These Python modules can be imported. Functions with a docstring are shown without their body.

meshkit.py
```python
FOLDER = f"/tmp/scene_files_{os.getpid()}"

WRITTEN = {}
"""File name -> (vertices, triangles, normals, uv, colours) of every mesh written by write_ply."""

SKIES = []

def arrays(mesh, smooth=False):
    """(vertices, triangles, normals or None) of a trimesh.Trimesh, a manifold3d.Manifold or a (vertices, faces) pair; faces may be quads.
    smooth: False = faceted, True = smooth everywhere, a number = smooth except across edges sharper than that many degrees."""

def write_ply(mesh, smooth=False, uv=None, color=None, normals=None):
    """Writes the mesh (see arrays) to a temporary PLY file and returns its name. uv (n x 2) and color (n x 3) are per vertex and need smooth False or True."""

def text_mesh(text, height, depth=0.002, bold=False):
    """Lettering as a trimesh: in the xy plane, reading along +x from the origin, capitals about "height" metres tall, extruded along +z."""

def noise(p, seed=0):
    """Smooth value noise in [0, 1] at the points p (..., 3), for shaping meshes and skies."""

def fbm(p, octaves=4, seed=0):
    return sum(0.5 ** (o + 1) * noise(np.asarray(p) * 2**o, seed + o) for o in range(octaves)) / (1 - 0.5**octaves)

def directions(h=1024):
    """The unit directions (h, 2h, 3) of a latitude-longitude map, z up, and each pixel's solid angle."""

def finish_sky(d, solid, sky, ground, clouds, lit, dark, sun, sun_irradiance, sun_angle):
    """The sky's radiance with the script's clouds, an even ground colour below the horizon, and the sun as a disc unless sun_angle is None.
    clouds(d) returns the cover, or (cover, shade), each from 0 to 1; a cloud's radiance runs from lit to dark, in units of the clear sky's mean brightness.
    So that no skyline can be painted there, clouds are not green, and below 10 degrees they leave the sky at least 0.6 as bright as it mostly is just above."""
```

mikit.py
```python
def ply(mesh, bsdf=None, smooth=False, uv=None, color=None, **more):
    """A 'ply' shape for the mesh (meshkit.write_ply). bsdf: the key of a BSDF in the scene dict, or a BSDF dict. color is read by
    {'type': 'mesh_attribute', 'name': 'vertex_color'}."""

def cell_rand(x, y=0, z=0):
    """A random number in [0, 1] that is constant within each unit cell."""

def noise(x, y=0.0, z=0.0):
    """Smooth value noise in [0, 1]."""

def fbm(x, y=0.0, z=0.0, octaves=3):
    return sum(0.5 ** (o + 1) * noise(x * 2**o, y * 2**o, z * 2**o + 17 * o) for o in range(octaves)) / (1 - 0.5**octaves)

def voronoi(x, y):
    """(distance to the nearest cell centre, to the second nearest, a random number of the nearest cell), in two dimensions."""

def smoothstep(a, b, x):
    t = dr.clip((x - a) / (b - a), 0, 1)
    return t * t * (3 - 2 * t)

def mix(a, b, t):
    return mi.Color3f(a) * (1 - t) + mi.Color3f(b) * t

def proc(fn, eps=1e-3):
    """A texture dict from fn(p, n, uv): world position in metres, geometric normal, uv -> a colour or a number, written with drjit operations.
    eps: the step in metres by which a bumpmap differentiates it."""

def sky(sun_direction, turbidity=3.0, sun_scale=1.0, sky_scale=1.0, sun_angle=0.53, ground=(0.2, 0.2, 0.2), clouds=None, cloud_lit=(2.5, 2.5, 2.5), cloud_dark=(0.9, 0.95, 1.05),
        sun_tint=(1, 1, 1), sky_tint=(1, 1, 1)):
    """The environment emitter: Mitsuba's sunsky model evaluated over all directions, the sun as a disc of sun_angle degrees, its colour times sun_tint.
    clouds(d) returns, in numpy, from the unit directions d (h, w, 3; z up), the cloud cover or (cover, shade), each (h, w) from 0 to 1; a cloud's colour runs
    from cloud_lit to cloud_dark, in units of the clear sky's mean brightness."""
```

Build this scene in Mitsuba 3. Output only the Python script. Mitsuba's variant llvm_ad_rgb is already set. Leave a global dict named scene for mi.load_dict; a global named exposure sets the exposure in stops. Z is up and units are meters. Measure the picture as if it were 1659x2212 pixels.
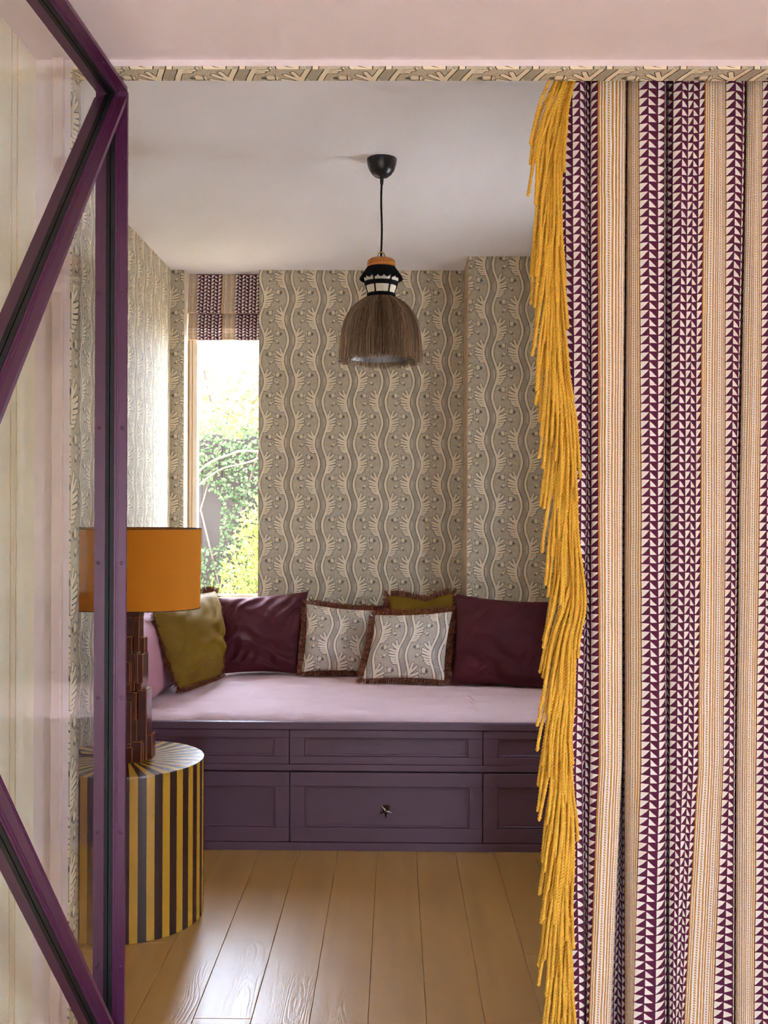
import math, random
import numpy as np, trimesh, manifold3d as m3, drjit as dr, mitsuba as mi, mikit, meshkit
from mikit import noise, fbm, smoothstep, mix, cell_rand
from scipy.interpolate import PchipInterpolator
T = mi.ScalarTransform4f
PI = math.pi
rng = np.random.default_rng(7)
scene, labels = {}, {}

# ------------------------------------------------------------------ camera, sky, exposure
def make_camera():
    yaw, pitch, roll = (math.radians(a) for a in (0.638, -0.235, 0.28))
    fw = np.array([-math.sin(yaw) * math.cos(pitch), math.cos(yaw) * math.cos(pitch), math.sin(pitch)])
    r0 = np.cross(fw, [0, 0, 1]); r0 /= np.linalg.norm(r0)
    up = np.cross(r0, fw) * math.cos(roll) - r0 * math.sin(roll)
    eye = np.array([0, 0, 1.22])
    return {'type': 'perspective', 'fov': 2 * math.degrees(math.atan(829.5 / 2200)), 'fov_axis': 'x', 'near_clip': 0.05, 'far_clip': 200.0,
            'to_world': T().look_at(origin=eye.tolist(), target=(eye + fw).tolist(), up=up.tolist())}
scene['camera'] = make_camera()
exposure = 7.7
scene['sky'] = mikit.sky((-0.80, -0.03, 0.75), turbidity=4.0, sun_scale=0.25, sky_scale=1.0, ground=(0.60, 0.60, 0.60), clouds=lambda d: 0.93 + 0 * d[..., 2],
                         cloud_lit=(1.10, 1.26, 1.58), cloud_dark=(1.0, 1.0, 1.0))
OPEN_Y = -1.6            # the near room's outer wall with its window, behind the camera
BW = (0.15, 0.47, 0.03, 1.60)   # that window: x and z extents

# ------------------------------------------------------------------ colours and materials
def lin(h):
    c = np.array([int(h[i:i + 2], 16) for i in (0, 2, 4)]) / 255.0
    return [float(x) for x in np.where(c <= 0.04045, c / 12.92, ((c + 0.055) / 1.055) ** 2.4)]
def rgb(h): return {'type': 'rgb', 'value': lin(h)}
def mat(key, color, rough=0.6, spec=0.35, **more):
    c = rgb(color) if isinstance(color, str) else color
    scene[key] = {'type': 'twosided', 'bsdf': {'type': 'principled', 'base_color': c, 'roughness': rough, 'specular': spec, **more}}
    return key
def bump(key, inner_key, fn, eps=0.001):
    scene[key] = {'type': 'twosided', 'bsdf': {'type': 'bumpmap', 'nested': scene[inner_key]['bsdf'], 'arbitrary': mikit.proc(fn, eps), 'scale': 1.0}}
    return key

CREAM, INK = lin('e0d3b7'), lin('201a19')
FINGERS = [(185, 640, 242, 500, 26), (188, 690, 330, 562, 27), (188, 755, 370, 690, 28), (186, 810, 366, 768, 26), (184, 870, 360, 845, 25),
           (178, 930, 312, 912, 23), (172, 985, 292, 968, 22), (162, 1035, 246, 1018, 20)]
def paper_ink(a, b):
    """Amount of ink at (a, b) of the wavy ribbon print: one ribbon every 808 units across, 1065 units down."""
    a = a - 808 * dr.floor(a / 808 + 0.5)
    w = 2 * PI / 1065
    right = a > -64 * dr.cos((b - 265) * w)
    A = dr.select(right, a, -a)
    B = dr.select(right, b, b + 532.5)
    B = B - 1065 * dr.floor(B / 1065)
    d = A + 64 * dr.cos((B - 265) * w)
    first, second, along = mi.Float(1e4), mi.Float(1e4), mi.Float(0)
    for bx, by, tx, ty, r in FINGERS:
        ex, ey = tx - bx, ty - by
        px, py = A - bx, B - by
        h = dr.clip((px * ex + py * ey) / (ex * ex + ey * ey), 0, 1)
        k = dr.sqrt(dr.square(px - ex * h) + dr.square(py - ey * h - 22 * h * (1 - h))) - r
        second = dr.select(k < first, first, dr.minimum(second, k))
        along = dr.select(k < first, h, along)
        first = dr.minimum(first, k)
    band = d - 138
    sd = dr.minimum(first, band)
    # net ground between the ribbons
    net = dr.maximum(smoothstep(0.45, 0.9, dr.sin((A + B) * 0.235)), smoothstep(0.45, 0.9, dr.sin((A - B * 1.1) * 0.235)))
    ink = 0.10 + 0.60 * net
    for cx, cy, ang, s in ((297, 106, 0.0, 1.0), (300, 1171 - 1065 + 0, 0.0, -1), (324, 308, -0.75, 0.72)):
        if s < 0: continue
        px, py = (A - cx) / s, (B - cy) / s
        u, v = px * math.cos(ang) - py * math.sin(ang), px * math.sin(ang) + py * math.cos(ang)
        u, v = px * math.cos(ang) + py * math.sin(ang), -px * math.sin(ang) + py * math.cos(ang)
        body = dr.sqrt(dr.square(u / 66) + dr.square(v / 70))
        ink = dr.select(body < 1, 0.06 + 0.75 * smoothstep(0.35, 1.0, body) * smoothstep(-60, 60, -u + v), ink)
        ink = dr.select(dr.abs(body - 1) < 0.07, 0.75, ink)
        eye = dr.sqrt(dr.square(u + 66) + dr.square(v - 6))
        ink = dr.select(eye < 34, 0.86, ink)
        crown = dr.sqrt(dr.square((u - 40) / (60 + 7 * dr.sin(v * 0.17))) + dr.square(v / 72))
        ink = dr.select((crown < 1.12) & (u > 56), 0.9, ink)
        ink = dr.select((crown < 1) & (u > 70), 0.05, ink)
    ink = dr.select((sd > 0) & (sd < 11), 0.95, ink)
    ink = dr.select(sd <= 0, 0.0, ink)
    ink = dr.select((sd <= 0) & (second - first < 9) & (first < -3) & (along > 0.34) & (band > -30), 0.9, ink)
    # dark ribbon with ribbed fans on the outer bends
    rib = 0.50 + 0.20 * dr.sin(d * 0.55 + 0.6 * dr.sin(B * 0.05))
    lens = dr.abs(d - 70) / 118 + dr.abs(B - 797) / 165
    rib = dr.select(lens < 1, 0.22 + 0.35 * smoothstep(0.2, 0.8, dr.sin(lens * 26)), rib)
    ink = dr.select(d < 70, rib, ink)
    return dr.select(dr.abs(d - 70) < 7, 0.95, ink)
def print_color(a, b, cream, ink):
    return mix(cream, ink, paper_ink(a, b))
KX, KZ = 808 / 0.1439, 1065 / 0.1885
def wallpaper(p, n, uv):
    ax, az = dr.abs(n.x), dr.abs(n.z)
    near = p.y < 4.5
    side = ax > 0.7
    flat = az > 0.7
    a = dr.select(side, (p.y - 4.60) * KX, (p.x - dr.select(near, 0.4068, -0.4862)) * KX)
    b = dr.select(flat, (p.y - 1.955) * KZ + 690, (2.2675 - p.z) * KZ + 265)
    a = dr.select(flat, (p.x + 0.452) * KX, a)
    a = dr.select(side & (p.y < 2.2), (p.y - 1.973) * KX, a)
    return print_color(a, b, CREAM, INK)
mat('wallpaper', mikit.proc(wallpaper), 0.75, 0.2)
def wavy_cloth(p, n, uv):
    return print_color(uv.x * KX, -uv.y * KZ, lin('e6dac8'), lin('201c22')) * (0.94 + 0.12 * noise(p.x * 900, p.z * 900, p.y * 900))
mat('printed_linen', mikit.proc(wavy_cloth), 0.85, 0.15)

# block-printed curtain cloth: bands of triangles and bands of ochre stripes, laid out along the cloth (uv.x, metres) and down it (uv.y)
TRI_W, OCHRE_W = 0.1225, 0.065
PERIOD = TRI_W + OCHRE_W
STRIPES = [(0, 4.2), (6.2, 9.2), (11.3, 14.8), (26.2, 29.9), (33, 36.4), (38.8, 42.3), (52.6, 55.6), (57.8, 61.2), (62.8, 65)]
def block_print(p, n, uv):
    wob = (noise(uv.x * 60, uv.y * 25) - 0.5) * 0.0011
    s = uv.x + wob
    z = uv.y + (noise(uv.x * 40, uv.y * 60) - 0.5) * 0.0014
    s = s - PERIOD * dr.floor(s / PERIOD)
    cloth = mi.Color3f(lin('d8d3ca'))
    plum, ochre = mi.Color3f(lin('52233c')), mi.Color3f(lin('ab7f3c'))
    weave = 0.90 + 0.2 * noise(uv.x * 1400, uv.y * 1400)
    cell = 0.0175
    col = dr.floor(s / cell)
    fx, fz = s / cell - col, z / 0.0173 - dr.floor(z / 0.0173)     # fz runs upward
    odd = col - 2 * dr.floor(col / 2)
    curve = 0.10 * dr.sin(fx * PI)
    dark = dr.select(odd < 0.5, fz < fx - curve * 0.8, fz > 1 - fx + curve * 0.3)
    dark = dark | (fx < 0.08) | (fz < 0.13)
    speck = noise(uv.x * 1100, uv.y * 1100, 3)
    plum = plum * (0.72 + 0.75 * speck * speck)
    tri = dr.select(dark, plum, cloth)
    q = (s - TRI_W) * 1000
    line = mi.Bool(False)
    for a, b in STRIPES:
        line = line | ((q > a) & (q < b))
    dz = uv.y * 1000 / 5.2 + 0.25 * noise(uv.y * 100)
    for a, b in ((18, 23.5), (45, 50)):
        t = (q - a) / (b - a)
        u = dz + 0.5 * t
        u = u - dr.floor(u)
        line = line | ((t > 0.08) & (t < 0.92) & (dr.square((u - 0.5) / 0.36) + dr.square((t - 0.5) / 0.45) < 1))
    och = dr.select(line, ochre * (0.85 + 0.3 * speck), cloth)
    return dr.select(q < 0, tri, och) * weave
mat('block_print', mikit.proc(block_print), 0.9, 0.12)

def ochre_paint(p, n, uv):
    board = dr.floor((p.x + 0.059) / 0.139)
    t = fbm(p.x * 22 + board * 7.7, p.y * 1.3, board * 3.1)
    return mi.Color3f(lin('9c733a')) * (0.88 + 0.24 * t)
mat('floor_paint', mikit.proc(ochre_paint), 0.36, 1.0, clearcoat=1.0, clearcoat_gloss=0.6)
def oak_grain(p, n, uv):
    board = dr.floor((p.x + 0.059) / 0.139)
    u = (p.x - board * 0.139) / 0.139
    warp = fbm(p.x * 5 + board * 3.3, p.y * 1.6 + board * 11.0, board)
    rings = smoothstep(0.2, 1.0, dr.sin((warp * 7 + dr.square(u - 0.5) * 9 + p.y * 0.5) * 26))
    pore = noise(p.x * 700, p.y * 16 + board)
    return -0.00018 * rings - 0.00012 * smoothstep(0.5, 0.9, pore)
bump('floor_oak', 'floor_paint', oak_grain, 0.0012)
mat('joint_dark', '4c3822', 0.8)
mat('pink_paint', 'dacdcd', 0.55, 0.3)
mat('pink_trim', 'd8c4c0', 0.5, 0.3)
mat('cream_paint', 'e4dec6', 0.5, 0.3)
mat('ceiling_paint', 'dcd8d8', 0.8, 0.2)
mat('plum_wood', '5c4252', 0.42, 0.45)
mat('door_metal', '4c2240', 0.34, 0.7, metallic=0.2)
mat('gasket_rubber', '141416', 0.5)
scene['door_glass'] = {'type': 'thindielectric', 'int_ior': 1.5, 'specular_transmittance': {'type': 'rgb', 'value': [0.86, 0.87, 0.85]}}
scene['window_glass'] = {'type': 'thindielectric', 'int_ior': 1.5, 'specular_transmittance': {'type': 'rgb', 'value': [0.97, 0.98, 0.97]}}
mat('window_paint', 'd9cdb8', 0.5)
mat('braid_ochre', 'b0844a', 0.8)
mat('black_satin', '17161a', 0.32, 0.5)
mat('black_braid', '121214', 0.85, 0.1)
mat('brass', 'b89a5a', 0.25, 0.5, metallic=1.0)
mat('dark_bronze', '3a3022', 0.3, 0.5, metallic=0.8)
scene['aluminium'] = {'type': 'twosided', 'bsdf': {'type': 'roughconductor', 'material': 'Al', 'alpha': 0.28, 'specular_reflectance': {'type': 'rgb', 'value': 0.32}}}
def honey_wood(p, n, uv):
    return mix(lin('c27a36'), lin('94511f'), smoothstep(0.35, 0.75, fbm(p.x * 25, p.y * 25, p.z * 260)))
mat('honey_wood', mikit.proc(honey_wood), 0.4, 0.4)
mat('drum_linen', 'e2d8c6', 0.8, 0.15)
mat('raffia', {'type': 'mesh_attribute', 'name': 'vertex_color'}, 0.6, 0.35)
def shade_cloth(p, n, uv):
    t = 0.5 + 0.25 * dr.sin(p.z * 5200) + 0.25 * noise(p.x * 900, p.y * 900, p.z * 300)
    return mi.Color3f(lin('ac6614')) * (0.85 + 0.3 * t)
mat('shade_cloth', mikit.proc(shade_cloth), 0.8, 0.2)
mat('shade_edge', '2e1a12', 0.6)
def glaze(p, n, uv):
    flat = dr.maximum(dr.abs(n.x), dr.maximum(dr.abs(n.y), dr.abs(n.z))) > 0.97      # the glaze runs thin and lighter on the edges
    body = mix(lin('2e110b'), lin('471d12'), fbm(p.x * 30, p.y * 30, p.z * 30))
    return dr.select(flat, body, mi.Color3f(lin('7c4622')))
mat('brown_glaze', mikit.proc(glaze), 0.12, 0.5, clearcoat=0.3, clearcoat_gloss=0.95)
mat('glaze_edge', '9a5a30', 0.2, 0.5)
mat('stave_yellow', 'a57b26', 0.32, 0.5); mat('top_yellow', 'a57b26', 0.24, 1.0, clearcoat=1.0, clearcoat_gloss=0.8)
mat('stave_dark', '2e1a18', 0.32, 0.5); mat('top_dark', '2e1a18', 0.24, 1.0, clearcoat=1.0, clearcoat_gloss=0.8)
mat('cord_dark', '241a16', 0.8)
def velvet(key, a, b, sheen=1.0):
    def fn(p, n, uv):
        return mix(lin(a), lin(b), fbm(p.x * 9, p.y * 9, p.z * 14))
    return mat(key, mikit.proc(fn), 0.68, 0.22, sheen=sheen, sheen_tint=0.6)
velvet('olive_velvet', '60460e', '7e601a', 0.35)
velvet('plum_velvet', '3c1a20', '54252c', 0.8)
def pink_linen(p, n, uv):
    return mi.Color3f(lin('ceb4b8')) * (0.94 + 0.12 * fbm(p.x * 300, p.y * 300, p.z * 300))
mat('pink_linen', mikit.proc(pink_linen), 0.85, 0.15)
mat('pink_velvet', 'a8767f', 0.7, 0.2, sheen=0.4)
def brush_fringe(p, n, uv):
    return mix(lin('4c2622'), lin('9c6244'), smoothstep(0.35, 0.8, noise(p.x * 330, p.y * 330, p.z * 330)))
mat('brush_fringe', mikit.proc(brush_fringe), 0.85, 0.15)
def gold_cord(p, n, uv):
    t = noise(p.x * 700, p.y * 700, p.z * 460)
    strand = 0.5 + 0.5 * dr.cos(uv.x * 6 * PI)          # three plied strands, darker where they meet
    return mix(lin('9c6612'), lin('f4c650'), dr.clip(0.12 + 0.55 * strand + 0.4 * t, 0, 1))
mat('gold_cord', mikit.proc(gold_cord), 0.8, 0.2)
def leafy(key, a, b):
    def fn(p, n, uv):
        return mix(lin(a), lin(b), noise(p.x * 30, p.y * 30, p.z * 30))
    scene[key] = {'type': 'principledthin', 'base_color': mikit.proc(fn), 'roughness': 0.5, 'diff_trans': 0.7}
    return key
leafy('ivy_leaf', '28331f', '5a6848')
leafy('lime_leaf', '4c5e26', '869648')
leafy('pale_leaf', '5e5a3a', 'a89c74')
leafy('mid_leaf', '4c6428', '8e9a48')
mat('bark', '54453a', 0.9)
mat('soil', '8a7c6a', 0.95)
mat('fence_wood', '2c2520', 0.9)
mat('outer_wall', 'cfc8bc', 0.9)

# ------------------------------------------------------------------ mesh helpers
def rbox(x0, x1, y0, y1, z0, z1, b=0.0015):
    """A box with chamfered edges."""
    lo, hi = np.array([x0, y0, z0], float), np.array([x1, y1, z1], float)
    b = min(b, 0.45 * (hi - lo).min())
    pts = []
    for i in np.ndindex(2, 2, 2):
        c = np.where(np.array(i) == 0, lo, hi)
        s = np.where(np.array(i) == 0, 1.0, -1.0)
        for k in range(3):
            q = c + s * b; q[k] = c[k]; pts.append(q)
    return trimesh.convex.convex_hull(np.array(pts))
def box(x0, x1, y0, y1, z0, z1):
    m = trimesh.creation.box((x1 - x0, y1 - y0, z1 - z0)); m.apply_translation(((x0 + x1) / 2, (y0 + y1) / 2, (z0 + z1) / 2)); return m
def sheet4(o, a, b):
    o, a, b = np.array(o), np.array(a), np.array(b)
    return trimesh.Trimesh(np.array([o, o + a, o + a + b, o + b]), [[0, 1, 2], [0, 2, 3]], process=False)
def join(*ms): return trimesh.util.concatenate([m for m in ms])
def lathe(profile, n=48, origin=(0, 0, 0)):
    p = np.array(profile, float)
    a = np.arange(n) * 2 * PI / n
    v = np.stack([p[:, None, 0] * np.cos(a), p[:, None, 0] * np.sin(a), np.repeat(p[:, 1:2], n, 1)], -1).reshape(-1, 3) + np.array(origin)
    f = []
    for i in range(len(p) - 1):
        for j in range(n):
            k = (j + 1) % n
            f += [[i * n + j, i * n + k, (i + 1) * n + k], [i * n + j, (i + 1) * n + k, (i + 1) * n + j]]
    return trimesh.Trimesh(v, f, process=False)
def tube(pts, r, sides=8, lobes=None, twist=0.0):
    p = np.asarray(pts, float)
    t = np.gradient(p, axis=0); t /= np.linalg.norm(t, axis=1, keepdims=True) + 1e-12
    ref = np.where(np.abs(t[:, 2:]) < 0.9, [0, 0, 1.0], [1.0, 0, 0]) if lobes is None else np.tile([0, 1.0, 0.02], (len(p), 1))
    a = np.cross(t, ref); a /= np.linalg.norm(a, axis=1, keepdims=True) + 1e-12
    b = np.cross(t, a)
    th = np.arange(sides) * 2 * PI / sides
    rad = np.broadcast_to(np.asarray(r, float), (len(p),))[:, None] * (np.ones(sides) if lobes is None else np.asarray(lobes))[None]
    th = th[None] + twist * np.arange(len(p))[:, None]
    v = p[:, None] + (rad * np.cos(th))[..., None] * a[:, None] + (rad * np.sin(th))[..., None] * b[:, None]
    i, j = np.meshgrid(np.arange(len(p) - 1), np.arange(sides), indexing='ij')
    q = np.stack([i * sides + j, i * sides + (j + 1) % sides, (i + 1) * sides + (j + 1) % sides, (i + 1) * sides + j], -1).reshape(-1, 4)
    f = np.vstack([q[:, [0, 1, 2]], q[:, [0, 2, 3]]])
    n = len(p) * sides
    caps = [[0, k + 1, k] for k in range(1, sides - 1)] + [[n - sides, n - sides + k, n - sides + k + 1] for k in range(1, sides - 1)]
    return trimesh.Trimesh(v.reshape(-1, 3), np.vstack([f, caps]), process=False)
def grid(fx, nu, nv):
    """A surface from fx(u, v) -> points over the unit square, with its unit uv."""
    u, v = np.meshgrid(np.linspace(0, 1, nu), np.linspace(0, 1, nv), indexing='ij')
    p = fx(u, v).reshape(-1, 3)
    i, j = np.meshgrid(np.arange(nu - 1), np.arange(nv - 1), indexing='ij')
    q = np.stack([i * nv + j, (i + 1) * nv + j, (i + 1) * nv + j + 1, i * nv + j + 1], -1).reshape(-1, 4)
    return trimesh.Trimesh(p, np.vstack([q[:, [0, 1, 2]], q[:, [0, 2, 3]]]), process=False), np.stack([u.ravel(), v.ravel()], 1)
def strands(starts, ends, mids, r=0.0006, seg=5):
    """Many thin three-sided hairs, each a quadratic curve, as one mesh."""
    t = np.linspace(0, 1, seg)[None, :, None]
    p = (1 - t) ** 2 * starts[:, None] + 2 * t * (1 - t) * mids[:, None] + t ** 2 * ends[:, None]
    d = ends - starts; d /= np.linalg.norm(d, axis=1, keepdims=True) + 1e-9
    a = np.cross(d, np.where(np.abs(d[:, 2:]) < 0.8, [0, 0, 1.0], [1.0, 0, 0])); a /= np.linalg.norm(a, axis=1, keepdims=True) + 1e-9
    b = np.cross(d, a)
    n = len(starts)
    v = np.stack([p + r * (math.cos(k * 2 * PI / 3) * a + math.sin(k * 2 * PI / 3) * b)[:, None] for k in range(3)], 2)
    base = (np.arange(n) * seg * 3)[:, None, None, None]
    i = np.arange(seg - 1)[None, :, None] * 3; k = np.arange(3)[None, None]; k2 = (k + 1) % 3
    q = np.stack([i + k, i + k2, i + 3 + k2, i + 3 + k], -1)
    q = (q + base).reshape(-1, 4)
    return trimesh.Trimesh(v.reshape(-1, 3), np.vstack([q[:, [0, 1, 2]], q[:, [0, 2, 3]]]), process=False)

# ------------------------------------------------------------------ scene entries
counts = {}
def numbered(name):
    k = counts[name] = counts.get(name, -1) + 1
    return name if k == 0 else f'{name}_{k:03d}'
def put(name, mesh, bsdf, parent=None, smooth=False, **more):
    key = numbered(f'{parent}__{name}' if parent else name)
    scene[key] = mikit.ply(mesh, bsdf, smooth, **more)
    return key
def thing(name, label, category, group=None):
    key = numbered(name)
    labels[key] = {'label': label, 'category': category}
    if group: labels[key]['group'] = group
    return key
def struct(name, mesh, bsdf, label, **more):
    k = put(name, mesh, bsdf, **more); labels[k] = {'kind': 'structure', 'label': label}; return k

# ================================================================== large structure
CEIL, BACK, BACK_R, LEFT, RIGHT = 2.3035, 4.65, 4.39, -1.03, 1.0
SOF, NEARC = 2.0795, 2.0985
WX0, WX1, SILL = -0.970, -0.627, 0.80
# back wall around the window, up to the wallpapered step on the right
struct('wall_back', join(box(LEFT - 0.12, WX0, BACK, BACK + 0.25, 0, CEIL), box(WX0, WX1, BACK, BACK + 0.25, 0, SILL), box(WX1, 0.31, BACK, BACK + 0.25, 0, CEIL)),
       'wallpaper', 'wallpapered back wall with wavy ribbon pattern behind the pendant lamp')
struct('wall_back_right', box(0.3105, RIGHT + 0.12, BACK_R, BACK + 0.25, 0, CEIL), 'wallpaper', 'wallpapered wall section stepping forward at the right of the back wall')
# the paper's border down the step
put('border_strip', box(0.3085, 0.3110, BACK_R + 0.0, BACK - 0.0, 0.5, CEIL), mat('border_paper', 'b8a184', 0.75, 0.2), 'wall_back_right')
for i, y in enumerate((4.44, 4.50, 4.56, 4.61)):
    put('border_line', box(0.3075, 0.309, y, y + 0.012, 0.5, CEIL - 0.001), mat('border_ink', '8d7860', 0.8) if i == 0 else 'border_ink', 'wall_back_right')
struct('wall_left', box(LEFT - 0.12, LEFT, 2.053, BACK, 0, CEIL), 'wallpaper', 'wallpapered left wall of the nook, brightly lit by the window')
RW = (3.12, 3.48, 1.07, 1.68)     # side window in the right wall, hidden from the camera by the curtain
struct('wall_right', join(box(RIGHT, RIGHT + 0.12, 2.053, RW[0], 0, CEIL), box(RIGHT, RIGHT + 0.12, RW[1], BACK_R, 0, CEIL), box(RIGHT, RIGHT + 0.12, RW[0], RW[1], 0, RW[2]), box(RIGHT, RIGHT + 0.12, RW[0], RW[1], RW[3], CEIL)), 'wallpaper', 'right wall of the nook hidden behind the curtain')
struct('ceiling', join(box(LEFT - 0.12, RIGHT + 0.12, 2.0, BACK, CEIL, CEIL + 0.15), box(WX1, RIGHT + 0.12, BACK, BACK + 0.25, CEIL, CEIL + 0.15), box(LEFT - 0.12, WX1, BACK, BACK + 0.25, CEIL, CEIL + 0.15)),
       'ceiling_paint', 'off-white ceiling of the nook above the pendant lamp')
struct('wall_front', join(box(LEFT - 0.12, -0.64, 2.0, 2.053, 0, CEIL), box(-0.64, 0.98, 2.0, 2.053, SOF + 0.004, CEIL), box(0.98, 1.72, 2.0, 2.053, 0, CEIL)), 'pink_paint', 'pink wall around the opening to the nook')
trim1 = struct('trim_1', box(-0.64, 0.98, 1.9992, 2.0535, SOF, SOF + 0.006), 'wallpaper', 'strip of wavy wallpaper on the underside of the opening, above the curtain')
struct('trim_2', box(-0.6425, -0.6395, 1.9992, 2.0535, 0.0, SOF), 'wallpaper', 'narrow wallpapered jamb of the opening, seen through the glass door')
struct('ceiling_near', box(-0.86, 1.72, OPEN_Y, 2.0, NEARC, NEARC + 0.12), 'pink_paint', 'pink ceiling in front of the opening')
wl = struct('wall_near_left', box(-0.86, -0.712, OPEN_Y - 1.2, 2.0, 0, NEARC + 0.12), 'cream_paint', 'cream panelled wall seen through the glass door')
for y in (1.90, 1.872):
    put('panel_bead', box(-0.713, -0.7105, y, y + 0.003, 0.0, NEARC), mat('bead_peach', 'd8bf98', 0.6) if 'bead_peach' not in scene else 'bead_peach', wl)
NW = (-0.10, 0.42, 0.03, 1.45)    # low side window of the near room, outside the frame: y and z extents
struct('wall_near_right', join(box(1.6, 1.72, OPEN_Y, NW[0], 0, NEARC), box(1.6, 1.72, NW[1], 2.0, 0, NEARC), box(1.6, 1.72, NW[0], NW[1], 0, NW[2]), box(1.6, 1.72, NW[0], NW[1], NW[3], NEARC)), 'pink_paint', 'pink wall at the right of the near room')
struct('wall_near_back', join(box(-0.86, BW[0], OPEN_Y - 0.1, OPEN_Y, 0, NEARC), box(BW[1], 1.72, OPEN_Y - 0.1, OPEN_Y, 0, NEARC), box(BW[0], BW[1], OPEN_Y - 0.1, OPEN_Y, 0, BW[2]), box(BW[0], BW[1], OPEN_Y - 0.1, OPEN_Y, BW[3], NEARC)), 'cream_paint', 'outer wall of the near room with a window, behind the camera')
struct('trim_3', rbox(-0.675, -0.654, 1.985, 2.001, 0, NEARC, 0.002), 'pink_trim', 'narrow pink architrave beside the opening')
# floor: subfloor and planks
struct('floor', box(-0.86, 1.72, OPEN_Y, 3.7, -0.06, -0.018), 'joint_dark', 'ochre painted oak plank floor')
put('subfloor', box(LEFT, -0.86, 2.053, 3.7, -0.06, -0.018), 'joint_dark', 'floor')
for k in range(-8, 13):
    x0 = -0.059 + 0.139 * k
    cut = 2.02 + 0.9 * ((k * 0.618) % 1.0)
    if k in (-3, -4): cut = 2.32 + 0.1 * (k + 4)
    if k >= -2 and k <= 2: cut = 1.0 + 0.3 * (k + 2) * 0.5
    for y0, y1 in ((OPEN_Y, cut), (cut, 3.625)):
        a, b = max(x0 + 0.0005, LEFT if y0 > 2 or y1 > 2.1 else -0.86), min(x0 + 0.139 - 0.0005, 1.6)
        if b - a < 0.01: continue
        put('plank', rbox(a, b, y0 + 0.0006, y1 - 0.0006, -0.018, 0.0, 0.0009), 'floor_oak', 'floor')

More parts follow.
